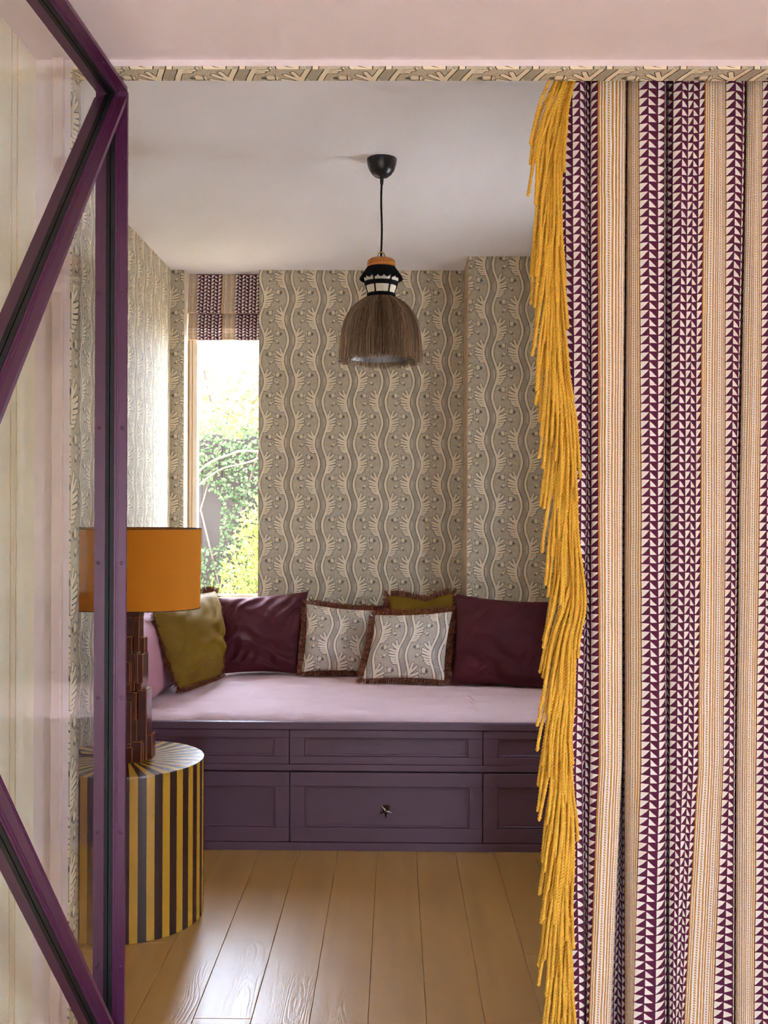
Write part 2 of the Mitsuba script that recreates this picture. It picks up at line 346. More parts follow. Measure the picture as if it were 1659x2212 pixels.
# ------------------------------------------------------------------ window, set back in the wall
w = 'window_1'
labels[w] = {'kind': 'structure', 'label': 'tall narrow window onto the garden, with cream frame'}
put('frame', join(rbox(WX0, -0.9275, 4.745, 4.80, SILL, CEIL), rbox(WX1 - 0.012, WX1 + 0.02, 4.775, 4.80, SILL, CEIL), rbox(WX0, WX1, 4.745, 4.80, SILL, SILL + 0.012), rbox(WX0, WX1, 4.745, 4.80, 2.23, CEIL - 0.0005)), 'window_paint', w)
put('sill', rbox(WX0, WX1, 4.63, 4.76, SILL - 0.02, SILL, 0.004), 'window_paint', w)
for x in (-0.9655, -0.950):
    put('braid', tube([(x, 4.743, SILL), (x, 4.743, CEIL - 0.2)], 0.0018, 6), 'braid_ochre', w)
put('pane', sheet4((-0.93, 4.77, SILL + 0.01), (WX1 + 0.93, 0, 0), (0, 0, 2.235 - SILL - 0.01)), 'window_glass', w)
struct('trim_4', box(WX0 - 0.001, WX0 + 0.001, BACK + 0.001, 4.745, SILL, CEIL), 'window_paint', 'cream reveal at the left of the window')

labels['window_2'] = {'kind': 'structure', 'label': 'side window in the right wall, hidden behind the curtain'}
y0, y1, z0, z1 = RW
put('frame', join(rbox(1.05, 1.09, y0, y1, z0, z0 + 0.03), rbox(1.05, 1.09, y0, y1, z1 - 0.03, z1), rbox(1.05, 1.09, y0, y0 + 0.03, z0, z1), rbox(1.05, 1.09, y1 - 0.03, y1, z0, z1)), 'window_paint', 'window_2')
put('pane', sheet4((1.07, y0 + 0.02, z0 + 0.02), (0, y1 - y0 - 0.04, 0), (0, 0, z1 - z0 - 0.04)), 'window_glass', 'window_2')
labels['window_4'] = {'kind': 'structure', 'label': 'low side window of the near room, outside the frame'}
y0, y1, z0, z1 = NW
put('frame', join(rbox(1.66, 1.70, y0, y1, z0, z0 + 0.03), rbox(1.66, 1.70, y0, y1, z1 - 0.03, z1), rbox(1.66, 1.70, y0, y0 + 0.03, z0, z1), rbox(1.66, 1.70, y1 - 0.03, y1, z0, z1)), 'window_paint', 'window_4')
put('pane', sheet4((1.68, y0 + 0.02, z0 + 0.02), (0, y1 - y0 - 0.04, 0), (0, 0, z1 - z0 - 0.04)), 'window_glass', 'window_4')
labels['window_3'] = {'kind': 'structure', 'label': 'tall window of the near room behind the camera'}
x0, x1, z0, z1 = BW
put('frame', join(*[rbox(a, b, OPEN_Y - 0.07, OPEN_Y - 0.03, c, d) for a, b, c, d in ((x0, x1, z0, z0 + 0.03), (x0, x1, z1 - 0.03, z1), (x0, x0 + 0.03, z0, z1), (x1 - 0.03, x1, z0, z1))]), 'window_paint', 'window_3')
put('pane', sheet4((x0 + 0.02, OPEN_Y - 0.05, z0 + 0.02), (x1 - x0 - 0.04, 0, 0), (0, 0, z1 - z0 - 0.04)), 'window_glass', 'window_3')

# ================================================================== glass door with purple metal fins
door = 'door_1'
labels[door] = {'kind': 'structure', 'label': 'open glass door with purple metal frame and diagonal braces', 'category': 'door'}
DX, DY = -0.562, 2.0
dv = np.array([-0.0187, -1.0]); dv /= np.linalg.norm(dv)        # along the door towards the camera
dn = np.array([-dv[1], dv[0]])                                    # its face, towards the right
def dp(wd, z, n):
    return np.array([DX + dv[0] * wd + dn[0] * n, DY + dv[1] * wd + dn[1] * n, z])
def prism(a, b, n0, n1, side, th):
    """A bar in the door plane from a to b (w, z), from n0 to n1 off the glass, its visible edge on the line and th thick to the left of it."""
    a, b = np.array(a, float), np.array(b, float)
    t = (b - a) / np.linalg.norm(b - a); q = np.array([-t[1], t[0]]) * side * th
    pts = [dp(*(c + o), n) for c in (a, b) for o in (0 * q, q) for n in (n0, n1)]
    return trimesh.convex.convex_hull(np.array(pts))
DZ0, DZ1, DW = 0.142, 2.036, 0.875
APEX = (0.83, 1.095)
members = [('stile', (0.0, DZ0), (0.0, DZ1), 1), ('stile', (DW, DZ0), (DW, DZ1), -1), ('rail', (0.0, DZ1), (DW, DZ1), 1), ('rail', (0.0, DZ0), (DW, DZ0), -1),
           ('brace', (0.008, 2.022), APEX, -1), ('brace', (0.008, 0.155), APEX, 1)]
for name, a, b, side in members:
    f = join(prism(a, b, 0.0165, 0.0315, side, 0.008), prism(a, b, -0.0315, -0.0165, side, 0.008), prism(a, b, -0.0165, 0.0165, side, 0.006))
    t = (np.array(b) - a) / np.linalg.norm(np.array(b) - a); q = np.array([-t[1], t[0]]) * side
    # beads step out towards the pane
    aa, bb = np.array(a) - q * 0.004, np.array(b) - q * 0.004
    f = join(f, prism(aa, bb, 0.0085, 0.0125, side, 0.006), prism(np.array(a) - q * 0.0015, np.array(b) - q * 0.0015, 0.0125, 0.0165, side, 0.004), prism(aa, bb, -0.0165, -0.0085, side, 0.006))
    m = put(name, f, 'door_metal', door)
    g = join(prism(np.array(a) - q * 0.006, np.array(b) - q * 0.006, 0.0009, 0.0085, side, 0.008), prism(np.array(a) - q * 0.006, np.array(b) - q * 0.006, -0.0085, -0.0009, side, 0.008))
    put('gasket', g, 'gasket_rubber', m)
for i in range(7):
    z = 1.905 - 0.2655 * i
    for n in (0.0235, -0.0235):
        c = dp(0.0, z, n)
        s = lathe([(0.0, 0.0012), (0.0016, 0.0012), (0.0019, 0.0006), (0.0026, 0.0006), (0.0030, 0.0012), (0.0036, 0.0010), (0.0038, 0.0)], 16)
        s.apply_transform(trimesh.geometry.align_vectors([0, 0, 1], [dv[0], dv[1], 0])); s.apply_translation(c + np.array([dv[0], dv[1], 0]) * 0.0002)
        put('screw', s, 'door_metal', door)
s = lathe([(0.0, 0.0012), (0.0016, 0.0012), (0.0036, 0.0010), (0.0038, 0.0)], 16); s.apply_transform(trimesh.geometry.align_vectors([0, 0, 1], [0, 0, -1])); s.apply_translation(dp(0.13, DZ1, 0.024)); put('screw', s, 'door_metal', door)
for tri in ([(0, DZ1), (DW, DZ1), (DW, APEX[1]), APEX], [(0, DZ1), APEX, (0, DZ0)], [(0, DZ0), APEX, (DW, APEX[1]), (DW, DZ0)]):
    v = np.array([dp(a, z, 0.0) for a, z in tri])
    put('glass_pane', trimesh.Trimesh(v, [[0, i, i + 1] for i in range(1, len(v) - 1)], process=False), 'door_glass', door)
put('kick_panel', join(prism((0, 0.02), (DW, 0.02), -0.02, 0.02, 1, DZ0 - 0.02)), 'door_metal', door)

# ================================================================== built-in daybed
bed = thing('daybed', 'plum painted built-in daybed with panelled drawers and a star knob, against the back wall', 'daybed')
F = 3.612
def slab(x0, x1, z0, z1, out=0.0, deep=0.02, b=0.0012): return rbox(x0, x1, F - out, F + deep, z0, z1, b)
put('body', box(LEFT + 0.002, RIGHT - 0.002, F + 0.02, BACK - 0.002, 0.002, 0.445) if False else join(box(LEFT + 0.002, 0.30, F + 0.02, BACK - 0.002, 0.002, 0.44), box(0.30, RIGHT - 0.002, F + 0.02, BACK_R - 0.002, 0.002, 0.44)), 'plum_wood', bed)
put('front_rail', slab(LEFT + 0.002, RIGHT - 0.002, 0.4305, 0.4565, 0.003, 0.022, 0.002), 'plum_wood', bed)
put('middle_rail', slab(LEFT + 0.002, RIGHT - 0.002, 0.2845, 0.3075), 'plum_wood', bed)
put('plinth', slab(LEFT + 0.002, RIGHT - 0.002, 0.001, 0.0295, 0.001), 'plum_wood', bed)
def panel(x0, x1, z0, z1, ix0, ix1, iz0, iz1):
    """A framed panel: frame flush, a narrow moulding let in, the field recessed."""
    m = 0.0075
    parts = [slab(x0, x1, z0, iz0), slab(x0, x1, iz1, z1), slab(x0, ix0, iz0, iz1, 0, 0.02, 0.0006), slab(ix1, x1, iz0, iz1, 0, 0.02, 0.0006)]
    parts += [rbox(ix0, ix1, F + 0.0035, F + 0.02, iz0, iz0 + m, 0.002), rbox(ix0, ix1, F + 0.0035, F + 0.02, iz1 - m, iz1, 0.002),
              rbox(ix0, ix0 + m, F + 0.0035, F + 0.02, iz0, iz1, 0.002), rbox(ix1 - m, ix1, F + 0.0035, F + 0.02, iz0, iz1, 0.002),
              box(ix0, ix1, F + 0.009, F + 0.02, iz0, iz1)]
    return join(*parts)
for x0, x1, ix0, ix1 in ((LEFT + 0.003, -0.3740, -0.97, -0.426), (-0.3715, 0.3135, -0.319, 0.262), (0.316, RIGHT - 0.003, 0.368, 0.94)):
    put('upper_panel', panel(x0, x1, 0.3085, 0.4295, ix0, ix1, 0.336, 0.4015), 'plum_wood', bed)
drawers = []
for x0, x1, ix0, ix1 in ((LEFT + 0.003, -0.3725, -0.97, -0.422), (-0.3685, 0.3125, -0.317, 0.267), (0.3165, RIGHT - 0.003, 0.367, 0.94)):
    drawers.append(put('drawer', panel(x0, x1, 0.0315, 0.279, ix0, ix1, 0.083, 0.229), 'plum_wood', bed))
def star():
    out, inn = 0.0272, 0.0082
    v = [(0, -0.007, 0)]
    for k in range(10):
        a = PI / 2 + k * PI / 5 - PI + 0.06; r = out if k % 2 == 0 else inn
        v.append((r * math.cos(a), 0.001 if k % 2 == 0 else 0.0, r * math.sin(a)))
    f = [[0, 1 + k, 1 + (k + 1) % 10] for k in range(10)]
    v.append((0, 0.004, 0)); f += [[11, 1 + (k + 1) % 10, 1 + k] for k in range(10)]
    m = trimesh.Trimesh(np.array(v), f, process=False); m.apply_translation((-0.029, F - 0.022, 0.149))
    rose = lathe([(0.0, 0.0), (0.005, 0.0), (0.005, 0.015), (0.010, 0.0175), (0.011, 0.021), (0.0, 0.021)], 20)
    rose.apply_transform(trimesh.transformations.rotation_matrix(-PI / 2, [1, 0, 0])); rose.apply_translation((-0.028, F - 0.0215 + 0.0095, 0.151))
    return join(m, rose)
labels[put('knob', star(), 'dark_bronze', drawers[1])] = {'label': 'star-shaped dark bronze knob'}

# the pink seat pad, crowned, with a soft front edge
def pad(u, v):
    x = LEFT + 0.01 + u * (RIGHT - LEFT - 0.02)
    y1 = np.where(x < 0.30, BACK - 0.012, BACK_R - 0.012)
    yy = np.clip(v * 1.12 - 0.06, -0.06, 1.06)
    t = np.clip(v, 0, 1)
    edge = np.clip(np.minimum(t, 1 - t) / 0.06, 0, 1)
    y = (F + 0.024) + t * (y1 - F - 0.024)
    crown = np.sqrt(np.clip(1 - (1 - np.clip(t / 0.05, 0, 1)) ** 2, 0, 1))
    p = np.stack([x * 3, y * 5, 0 * x], -1)
    wr = 0.010 * (meshkit.fbm(np.stack([x * 6, y * 22, 0 * x], -1), 3, 3) - 0.5) + 0.006 * (meshkit.fbm(np.stack([x * 26, y * 9, 0 * x], -1), 2, 9) - 0.5) * np.exp(-((t - 0.06) / 0.08) ** 2) * 2
    z = 0.441 + 0.028 * crown + 0.0225 * np.clip(t / 0.45, 0, 1) ** 0.8 + wr * crown
    return np.stack([x, y, z], -1)
pm, _ = grid(pad, 240, 110)
sp = thing('seat_pad', 'pale pink linen seat pad covering the plum daybed', 'seat cushion')
put('cover', pm, 'pink_linen', sp, smooth=True)
# the upholstered end bolster along the left wall
def bolster_mesh():
    prof = [(LEFT + 0.002, 0.50), (-0.905, 0.497), (-0.893, 0.56), (-0.893, 0.63), (-0.902, 0.70), (-0.920, 0.765), (-0.945, 0.798), (-0.970, 0.808), (-0.997, 0.80), (LEFT + 0.002, 0.77)]
    ring = np.array(prof)
    from scipy.interpolate import splprep, splev
    tck, _ = splprep(np.vstack([ring, ring[:1]]).T, s=0.00002, per=True)
    ring = np.array(splev(np.linspace(0, 1, 49)[:-1], tck)).T
    ring[:, 0] = np.maximum(ring[:, 0], LEFT + 0.002); ring[:, 1] = np.maximum(ring[:, 1], 0.4975)
    c = ring.mean(0)
    ys = [(3.66, 0.82), (3.665, 0.90), (3.68, 0.97), (3.71, 1.0)] + [(y, 1.0) for y in np.linspace(3.8, 4.55, 14)] + [(4.60, 0.99), (4.63, 0.95)]
    v = np.array([[c[0] + (q[0] - c[0]) * s, y, c[1] + (q[1] - c[1]) * s] for y, s in ys for q in ring])
    n = len(ring); f = []
    for i in range(len(ys) - 1):
        for j in range(n):
            k = (j + 1) % n
            f += [[i * n + j, (i + 1) * n + j, (i + 1) * n + k], [i * n + j, (i + 1) * n + k, i * n + k]]
    for b, o in ((0, 1), ((len(ys) - 1) * n, -1)):
        f += [[b, b + k, b + k + 1][::o] for k in range(1, n - 1)]
    return trimesh.Trimesh(v, f, process=False)
tb = thing('bolster', 'dusky pink upholstered bolster along the left wall, behind the brown lamp', 'bolster')
put('cover', bolster_mesh(), 'pink_velvet', tb, smooth=True)

# ================================================================== cushions
def cushion(name, label, category, corners, thick, bsdf, seed, fringe=0.0, group=None, uvo=(0, 0), pinch=0.06, wrinkle=1.0, n=72, dip=0.0):
    """corners: bottom left, bottom right, top right, top left. The two faces bulge off the sheet between them."""
    c = [np.array(q, float) for q in corners]
    nrm = np.cross(c[1] - c[0], c[3] - c[0]); nrm /= np.linalg.norm(nrm)     # towards the room
    if nrm[1] > 0: nrm = -nrm
    W, H = np.linalg.norm(c[1] - c[0]), np.linalg.norm(c[3] - c[0])
    def sheet(u, v):
        a, b = 2 * u - 1, 2 * v - 1
        uu = u - pinch * (1 - b * b) * a * 0.5; vv = v - pinch * (1 - a * a) * b * 0.5 - dip * np.exp(-((a - 0.15) / 0.45) ** 2) * np.clip(b, 0, 1)
        return ((1 - uu) * (1 - vv))[..., None] * c[0] + (uu * (1 - vv))[..., None] * c[1] + (uu * vv)[..., None] * c[2] + ((1 - uu) * vv)[..., None] * c[3]
    def face(s):
        def fx(u, v):
            a, b = np.abs(2 * u - 1), np.abs(2 * v - 1)
            body = ((1 - a ** 2.6) * (1 - b ** 2.6)) ** 0.62
            ang = np.arctan2(v - 0.5, u - 0.5); rad = np.hypot(2 * u - 1, 2 * v - 1)
            q = np.stack([u * 3.1 + seed, v * 3.1, 0 * u + s], -1)
            wr = (meshkit.fbm(q, 3, seed) - 0.5) * 0.9
            # folds that run in from the corners and the foot
            f1 = np.sin((u * 1.3 - v * 0.9 + 0.35 * meshkit.fbm(q, 2, seed + 5)) * 26) * np.clip(rad - 0.45, 0, 1) * np.clip(1.25 - rad, 0, 1)
            f2 = np.sin((u * 0.5 + v * 1.5 + 0.5 * meshkit.fbm(q * 1.3, 2, seed + 9)) * 17) * np.clip(0.6 - v, 0, 1)
            wr = wr * 0.020 + (f1 * 0.013 + f2 * 0.012)
            d = thick * 0.5 * body + wr * wrinkle * np.minimum(1, body * 2.5)
            return sheet(u, v) + s * nrm * d[..., None]
        return grid(fx, n, n)
    m1, uv1 = face(1.0); m2, uv2 = face(-1.0)
    m2.faces = m2.faces[:, ::-1]
    m = trimesh.util.concatenate([m1, m2])
    uv = np.vstack([uv1, uv2]) * [W, H] + np.array(uvo)
    t = thing(name, label, category, group)
    put('cover', m, bsdf, t, smooth=True, uv=uv)
    if fringe:
        k = int(1500 * (W + H) * 2 / 1.3)
        e = rng.random(k) * 4; side = np.floor(e).astype(int); q = e - side
        U = np.choose(side, [q, np.ones(k), q, np.zeros(k)]); V = np.choose(side, [np.zeros(k), q, np.ones(k), q])
        p0 = sheet(U, V); ctr = sheet(np.full(k, 0.5), np.full(k, 0.5))
        outw = np.choose(side, [0, 1, 0, -1])[:, None] * (c[1] - c[0]) / W + np.choose(side, [-1, 0, 1, 0])[:, None] * (c[3] - c[0]) / H
        corner = ((np.abs(2 * U - 1) > 0.93) & (np.abs(2 * V - 1) > 0.93))[:, None]
        diag = (p0 - ctr) / np.linalg.norm(p0 - ctr, axis=1, keepdims=True)
        outw = np.where(corner, diag, outw)
        jit = rng.normal(0, 0.32, (k, 3)); outw = outw + jit * 0.75 + nrm * (rng.random((k, 1)) - 0.25) * 0.9
        outw /= np.linalg.norm(outw, axis=1, keepdims=True)
        L = fringe * (0.8 + 0.35 * rng.random((k, 1)))
        p1 = p0 + outw * L
        p1[:, 2] = np.maximum(p1[:, 2], 0.497)
        kk = put('fringe', strands(p0 - outw * 0.004, p1, (p0 + p1) / 2 + rng.normal(0, 0.002, (k, 3)), 0.0011, 3), 'brush_fringe', t)
        labels[kk] = {'kind': 'stuff', 'label': 'brown and terracotta brush fringe'}
    return t
cushion('velvet_cushion', 'large plum velvet cushion under the window, between the olive and the patterned cushions', 'cushion',
        [(-0.747, 4.38, 0.500), (-0.421, 4.40, 0.500), (-0.385, 4.54, 0.846), (-0.803, 4.52, 0.817)], 0.15, 'plum_velvet', 3, wrinkle=2.0)
cushion('velvet_cushion', 'large plum velvet cushion at the right, beside the yellow curtain fringe', 'cushion',
        [(0.230, 4.18, 0.495), (0.604, 4.12, 0.490), (0.642, 4.26, 0.831), (0.258, 4.30, 0.858)], 0.15, 'plum_velvet', 11, wrinkle=2.0)
cushion('velvet_cushion', 'plum velvet cushion mostly hidden behind the two patterned cushions', 'cushion',
        [(-0.379, 4.53, 0.513), (-0.005, 4.53, 0.515), (-0.023, 4.595, 0.779), (-0.340, 4.595, 0.785)], 0.10, 'plum_velvet', 17, wrinkle=0.5, pinch=0.02)
cushion('fringed_cushion', 'olive velvet cushion with brown fringe, leaning on the pink bolster by the lamp', 'cushion',
        [(-0.838, 3.94, 0.515), (-0.735, 4.31, 0.512), (-0.790, 4.48, 0.850), (-0.930, 3.88, 0.838)], 0.16, 'olive_velvet', 5, fringe=0.024, wrinkle=1.5, pinch=-0.03)
cushion('fringed_cushion', 'olive velvet cushion with brown fringe, behind the front patterned cushion', 'cushion',
        [(-0.015, 4.36, 0.540), (0.263, 4.36, 0.542), (0.254, 4.46, 0.848), (-0.031, 4.46, 0.836)], 0.12, 'olive_velvet', 23, fringe=0.026, dip=0.07)
cushion('printed_cushion', 'cream cushion with wavy ribbon print and brown fringe, leaning behind and left of its twin', 'cushion',
        [(-0.401, 4.38, 0.510), (-0.105, 4.38, 0.510), (-0.084, 4.49, 0.767), (-0.391, 4.49, 0.796)], 0.13, 'printed_linen', 31, fringe=0.024, uvo=(0.015, 0.03), wrinkle=0.8)
cushion('printed_cushion', 'cream cushion with wavy ribbon print and brown fringe, standing in front of all the others', 'cushion',
        [(-0.136, 4.20, 0.512), (0.205, 4.18, 0.512), (0.243, 4.29, 0.785), (-0.084, 4.31, 0.767)], 0.13, 'printed_linen', 41, fringe=0.026, uvo=(-0.02, 0.05), wrinkle=0.6)

# ================================================================== striped side table
SX, SY, SR, SH = -0.799, 3.04, 0.226, 0.4665
tab = thing('side_table', 'round drum side table with yellow and dark brown vertical stripes', 'side table')
put('core', lathe([(0.0, 0.002), (SR - 0.008, 0.002), (SR - 0.008, SH - 0.006), (0.0, SH - 0.006)], 60, (SX, SY, 0)), 'stave_dark', tab)
NS = 60
for k in range(NS):
    a0, a1 = (k - 0.49) * 2 * PI / NS - PI / 2 + 0.02, (k + 0.49) * 2 * PI / NS - PI / 2 + 0.02
    m = 'stave_yellow' if k % 2 else 'stave_dark'
    ps = []
    for a in (a0, (a0 + a1) / 2, a1):
        for r in (SR - 0.012, SR):
            for z in (0.001, SH - 0.0062):
                ps.append((SX + r * math.cos(a), SY + r * math.sin(a), z))
    put('stave', trimesh.convex.convex_hull(np.array(ps)), m, tab)
    ps = [(SX + r * math.cos(a), SY + r * math.sin(a), z) for a in (a0, (a0 + a1) / 2, a1) for r in (0.012, SR) for z in (SH - 0.006, SH)]
    put('top_wedge', trimesh.convex.convex_hull(np.array(ps)), 'top_yellow' if k % 2 else 'top_dark', tab)

# ================================================================== table lamp of stacked brown glazed blocks
LX, LY = -0.795, 3.02
lamp = thing('table_lamp', 'table lamp with mustard drum shade on a base of stacked brown glazed blocks', 'lamp')
S = 0.001373 / 3.8125                      # metres per step of the block list below, across
def lz(v): return 0.9133 + (770 - v) * S   # height of a step
BL = [(-5, 122, -60, 760, 832), (68, 118, -70, 765, 830), (-5, 66, -62, 828, 986), (68, 116, -72, 828, 1112), (-60, 30, -80, 984, 1192), (30, 60, -62, 990, 1200), (116, 155, -50, 994, 1128),
      (-55, 36, -88, 1188, 1432), (-58, 34, -96, 1190, 1366), (52, 84, -82, 1124, 1430), (88, 152, -90, 1124, 1364), (86, 110, -98, 1126, 1362), (96, 140, -86, 1358, 1428), (-54, 32, -100, 1368, 1428),
      (-75, 104, -96, 1434, 1900), (78, 102, -108, 1440, 1662), (110, 183, -92, 1420, 1832), (-76, 60, -118, 1508, 1862), (62, 180, -84, 1660, 2000),
      (-76, 16, -130, 1878, 2034), (28, 62, -124, 1848, 2030), (46, 146, -112, 1834, 2028), (166, 222, -60, 1788, 1990), (-76, 160, -90, 1850, 2034)]
def lamp_base():
    out = []
    for a, b, d, t, u in BL:
        z1, z0 = lz(t), max(lz(u), SH + 0.0008)
        for mirror in (False, True):
            x0, x1 = (a, b) if not mirror else (-b - 6 * (t % 3), -a - 6 * (t % 3))
            x0, x1 = LX + x0 * S, LX + x1 * S
            out.append(rbox(x0, x1, LY + d * S, LY - d * S, z0, z1, 0.0019))
    return join(*out)
put('base', lamp_base(), 'brown_glaze', lamp)
def oval(rx, ry, n=96, e=2.25):
    a = np.arange(n) * 2 * PI / n
    return np.stack([np.sign(np.cos(a)) * np.abs(np.cos(a)) ** (2 / e) * rx, np.sign(np.sin(a)) * np.abs(np.sin(a)) ** (2 / e) * ry], 1)
def oval_wall(rx, ry, z0, z1, th, grow=0.0):
    rings = []
    for r, z in ((0, z0), (0, z1), (-th, z1), (-th, z0), (0, z0)):
        o = oval(rx + r + (grow if z == z1 else 0), ry + r + (grow if z == z1 else 0)); rings.append(np.column_stack([o[:, 0] + LX, o[:, 1] + LY, np.full(len(o), z)]))
    n = len(rings[0]); f = []
    for i in range(4):
        for j in range(n):
            k = (j + 1) % n
            f += [[i * n + j, i * n + k, (i + 1) * n + k], [i * n + j, (i + 1) * n + k, (i + 1) * n + j]]
    return trimesh.Trimesh(np.vstack(rings), f, process=False)
shd = put('shade', oval_wall(0.2135, 0.135, 0.9195, 1.1555, 0.0018, 0.003), 'shade_cloth', lamp, smooth=40)
put('shade_trim', join(oval_wall(0.2142, 0.1357, 0.9185, 0.9208, 0.003), oval_wall(0.2172, 0.1387, 1.1542, 1.1565, 0.003)), 'shade_edge', shd, smooth=40)
put('shade_holder', join(lathe([(0.0, 0.905), (0.012, 0.905), (0.012, 0.955), (0.0, 0.955)], 16, (LX, LY, 0)), tube([(LX - 0.212, LY, 0.93), (LX + 0.212, LY, 0.93)], 0.002, 6)), 'brass', lamp)
cz = SH + 0.0026
put('cord', tube([(LX - 0.07, LY + 0.03, cz), (LX - 0.10, LY + 0.04, cz), (LX - 0.15, LY + 0.045, cz), (LX - 0.18, LY + 0.11, cz), (LX - 0.203, LY + 0.145, cz), (LX - 0.212, LY + 0.158, cz - 0.02), (LX - 0.212, LY + 0.16, 0.004)], 0.0024, 6), 'cord_dark', lamp)

# ================================================================== pendant lamp
PX, PY = -0.0475, 3.17
pend = thing('pendant_lamp', 'pendant lamp with fringed raffia dome, wooden cap and black scalloped trim', 'pendant lamp')
def pl(prof, n=48): return lathe(prof, n, (PX, PY, 0))
put('ceiling_rose', pl([(0.0001, CEIL - 0.0585), (0.010, CEIL - 0.0580), (0.021, CEIL - 0.054), (0.031, CEIL - 0.046), (0.039, CEIL - 0.034), (0.0445, CEIL - 0.018), (0.0463, CEIL - 0.004), (0.0463, CEIL - 0.0002)]), 'black_satin', pend, smooth=True)
put('cord_grip', pl([(0.0055, CEIL - 0.057), (0.006, CEIL - 0.066), (0.0045, CEIL - 0.078), (0.0030, CEIL - 0.080)], 16), 'black_satin', pend, smooth=True)
zz = np.linspace(CEIL - 0.075, 1.998, 24)
put('cord', tube(np.column_stack([PX + 0.0012 * np.sin(zz * 31), PY + 0 * zz, zz]), 0.0030, 8), 'black_braid', pend, smooth=True)
ph = np.linspace(0, 2 * PI, 25)
put('ring', tube(np.column_stack([PX + 0.0105 * np.cos(ph), PY - 0.004 + 0 * ph, 2.003 + 0.0105 * np.sin(ph)]), 0.0018, 8), 'brass', pend, smooth=True)
put('wooden_cap', pl([(0.0, 1.9955), (0.026, 1.9955), (0.036, 1.993), (0.042, 1.988), (0.0438, 1.981), (0.0438, 1.966), (0.040, 1.962), (0.0, 1.962)]), 'honey_wood', pend, smooth=40)
drum = put('drum', pl([(0.038, 1.964), (0.0535, 1.942), (0.0535, 1.930), (0.0385, 1.8815), (0.0, 1.8815)]), 'drum_linen', pend, smooth=30)
def band_at(z0, z1, r0, r1, out): return pl([(r0, z0), (r0 + out, z0 + 0.0005), (r1 + out, z1 - 0.0005), (r1, z1)], 48)
def drum_r(z): return 0.0385 + (z - 1.8815) / (1.930 - 1.8815) * (0.0535 - 0.0385)
put('band', band_at(1.9085, 1.9215, drum_r(1.9085), drum_r(1.9215), 0.003), 'black_braid', drum, smooth=30)
th = np.linspace(0, 2 * PI, 49)
put('collar', tube(np.column_stack([PX + 0.0385 * np.cos(th), PY + 0.0385 * np.sin(th), 1.8800 + 0 * th]), 0.0068, 10), 'black_braid', pend, smooth=True)
for k in range(6):
    a = -PI / 2 + 0.62 + k * PI / 3
    z = np.linspace(1.884, 1.937, 8)
    put('strap', tube(np.column_stack([PX + (drum_r(z) + 0.0005) * math.cos(a), PY + (drum_r(z) + 0.0005) * math.sin(a), z]), 0.0027, 6), 'black_braid', drum)
def ruffle():
    n, m = 22, 8
    def fx(u, v):
        a = u * 2 * PI
        sc = np.abs(np.sin(a * n / 2)) ** 0.6
        r = 0.0425 + 0.0225 * v + 0.0022 * np.cos(a * n) * (0.3 + v)
        z = 1.9665 + 0.004 * sc * (1 - v) - 0.034 * v ** 1.15 - 0.006 * sc * v
        return np.stack([PX + r * np.cos(a), PY + r * np.sin(a), z], -1)
    return grid(fx, 265, 9)[0]
put('ruffle', ruffle(), 'black_braid', pend, smooth=True)
DOME = [(0.020, 1.879), (0.040, 1.870), (0.064, 1.853), (0.084, 1.828), (0.098, 1.795), (0.106, 1.760), (0.110, 1.725), (0.112, 1.688)]
shell = put('shade', pl(DOME, 64), 'aluminium', pend, smooth=True)
def raffia_mesh():
    out = []
    dome = PchipInterpolator(np.linspace(0, 1, len(DOME)), np.array(DOME))
    N, seg = 2100, 10
    a0 = rng.random(N) * 2 * PI
    S0, E0 = rng.random(N) * 0.10, 1.0 - 0.03 * rng.random(N)
    lay = 0.0015 + 0.017 * rng.random(N) ** 1.3
    V = []
    t = np.linspace(0, 1, seg)
    swirl = rng.normal(0, 0.10, N)
    q = S0[:, None] + (E0 - S0)[:, None] * t
    rz = dome(q)
    ang = a0[:, None] + swirl[:, None] * t ** 0.7 + rng.normal(0, 0.012, (N, seg))
    r = rz[..., 0] + lay[:, None] * np.minimum(1, 0.35 + 1.2 * t) + rng.normal(0, 0.0006, (N, seg))
    z = rz[..., 1] - (0.004 + 0.020 * rng.random(N))[:, None] * t ** 6 + 0.002 * lay[:, None] / 0.018
    p = np.stack([PX + r * np.cos(ang), PY + r * np.sin(ang), z], -1)
    rad = (0.0005 + 0.0011 * rng.random(N) ** 2)[:, None, None]
    er = np.stack([np.cos(ang), np.sin(ang), 0 * ang], -1); et = np.stack([-np.sin(ang), np.cos(ang), 0 * ang], -1)
    v = np.stack([p + rad * (math.cos(k * 2 * PI / 3) * er + math.sin(k * 2 * PI / 3) * et) for k in range(3)], 2)
    base = (np.arange(N) * seg * 3)[:, None, None, None]
    i = np.arange(seg - 1)[None, :, None] * 3; k = np.arange(3)[None, None]; k2 = (k + 1) % 3
    qd = (np.stack([i + k, i + k2, i + 3 + k2, i + 3 + k], -1) + base).reshape(-1, 4)
    tone = np.clip(rng.beta(1.3, 3.0, N)[:, None] * 0.8 + 0.35 * t ** 2 * rng.random((N, 1)), 0, 1)
    col = np.array(lin('3c2a1c')) * (1 - tone[..., None]) + np.array(lin('cfae8c')) * tone[..., None]
    col = np.repeat(col[:, :, None], 3, 2).reshape(-1, 3)
    return trimesh.Trimesh(v.reshape(-1, 3), np.vstack([qd[:, [0, 1, 2]], qd[:, [0, 2, 3]]]), process=False), col
rm, rc = raffia_mesh()
labels[put('raffia_fringe', rm, 'raffia', pend, color=rc)] = {'kind': 'stuff', 'label': 'brown raffia strands over the metal shade'}
put('bulb', pl([(0.0, 1.735), (0.012, 1.738), (0.024, 1.75), (0.029, 1.77), (0.025, 1.79), (0.015, 1.81), (0.013, 1.86), (0.0, 1.86)], 24), mat('bulb_glass', 'e8e6e0', 0.15), pend, smooth=True)

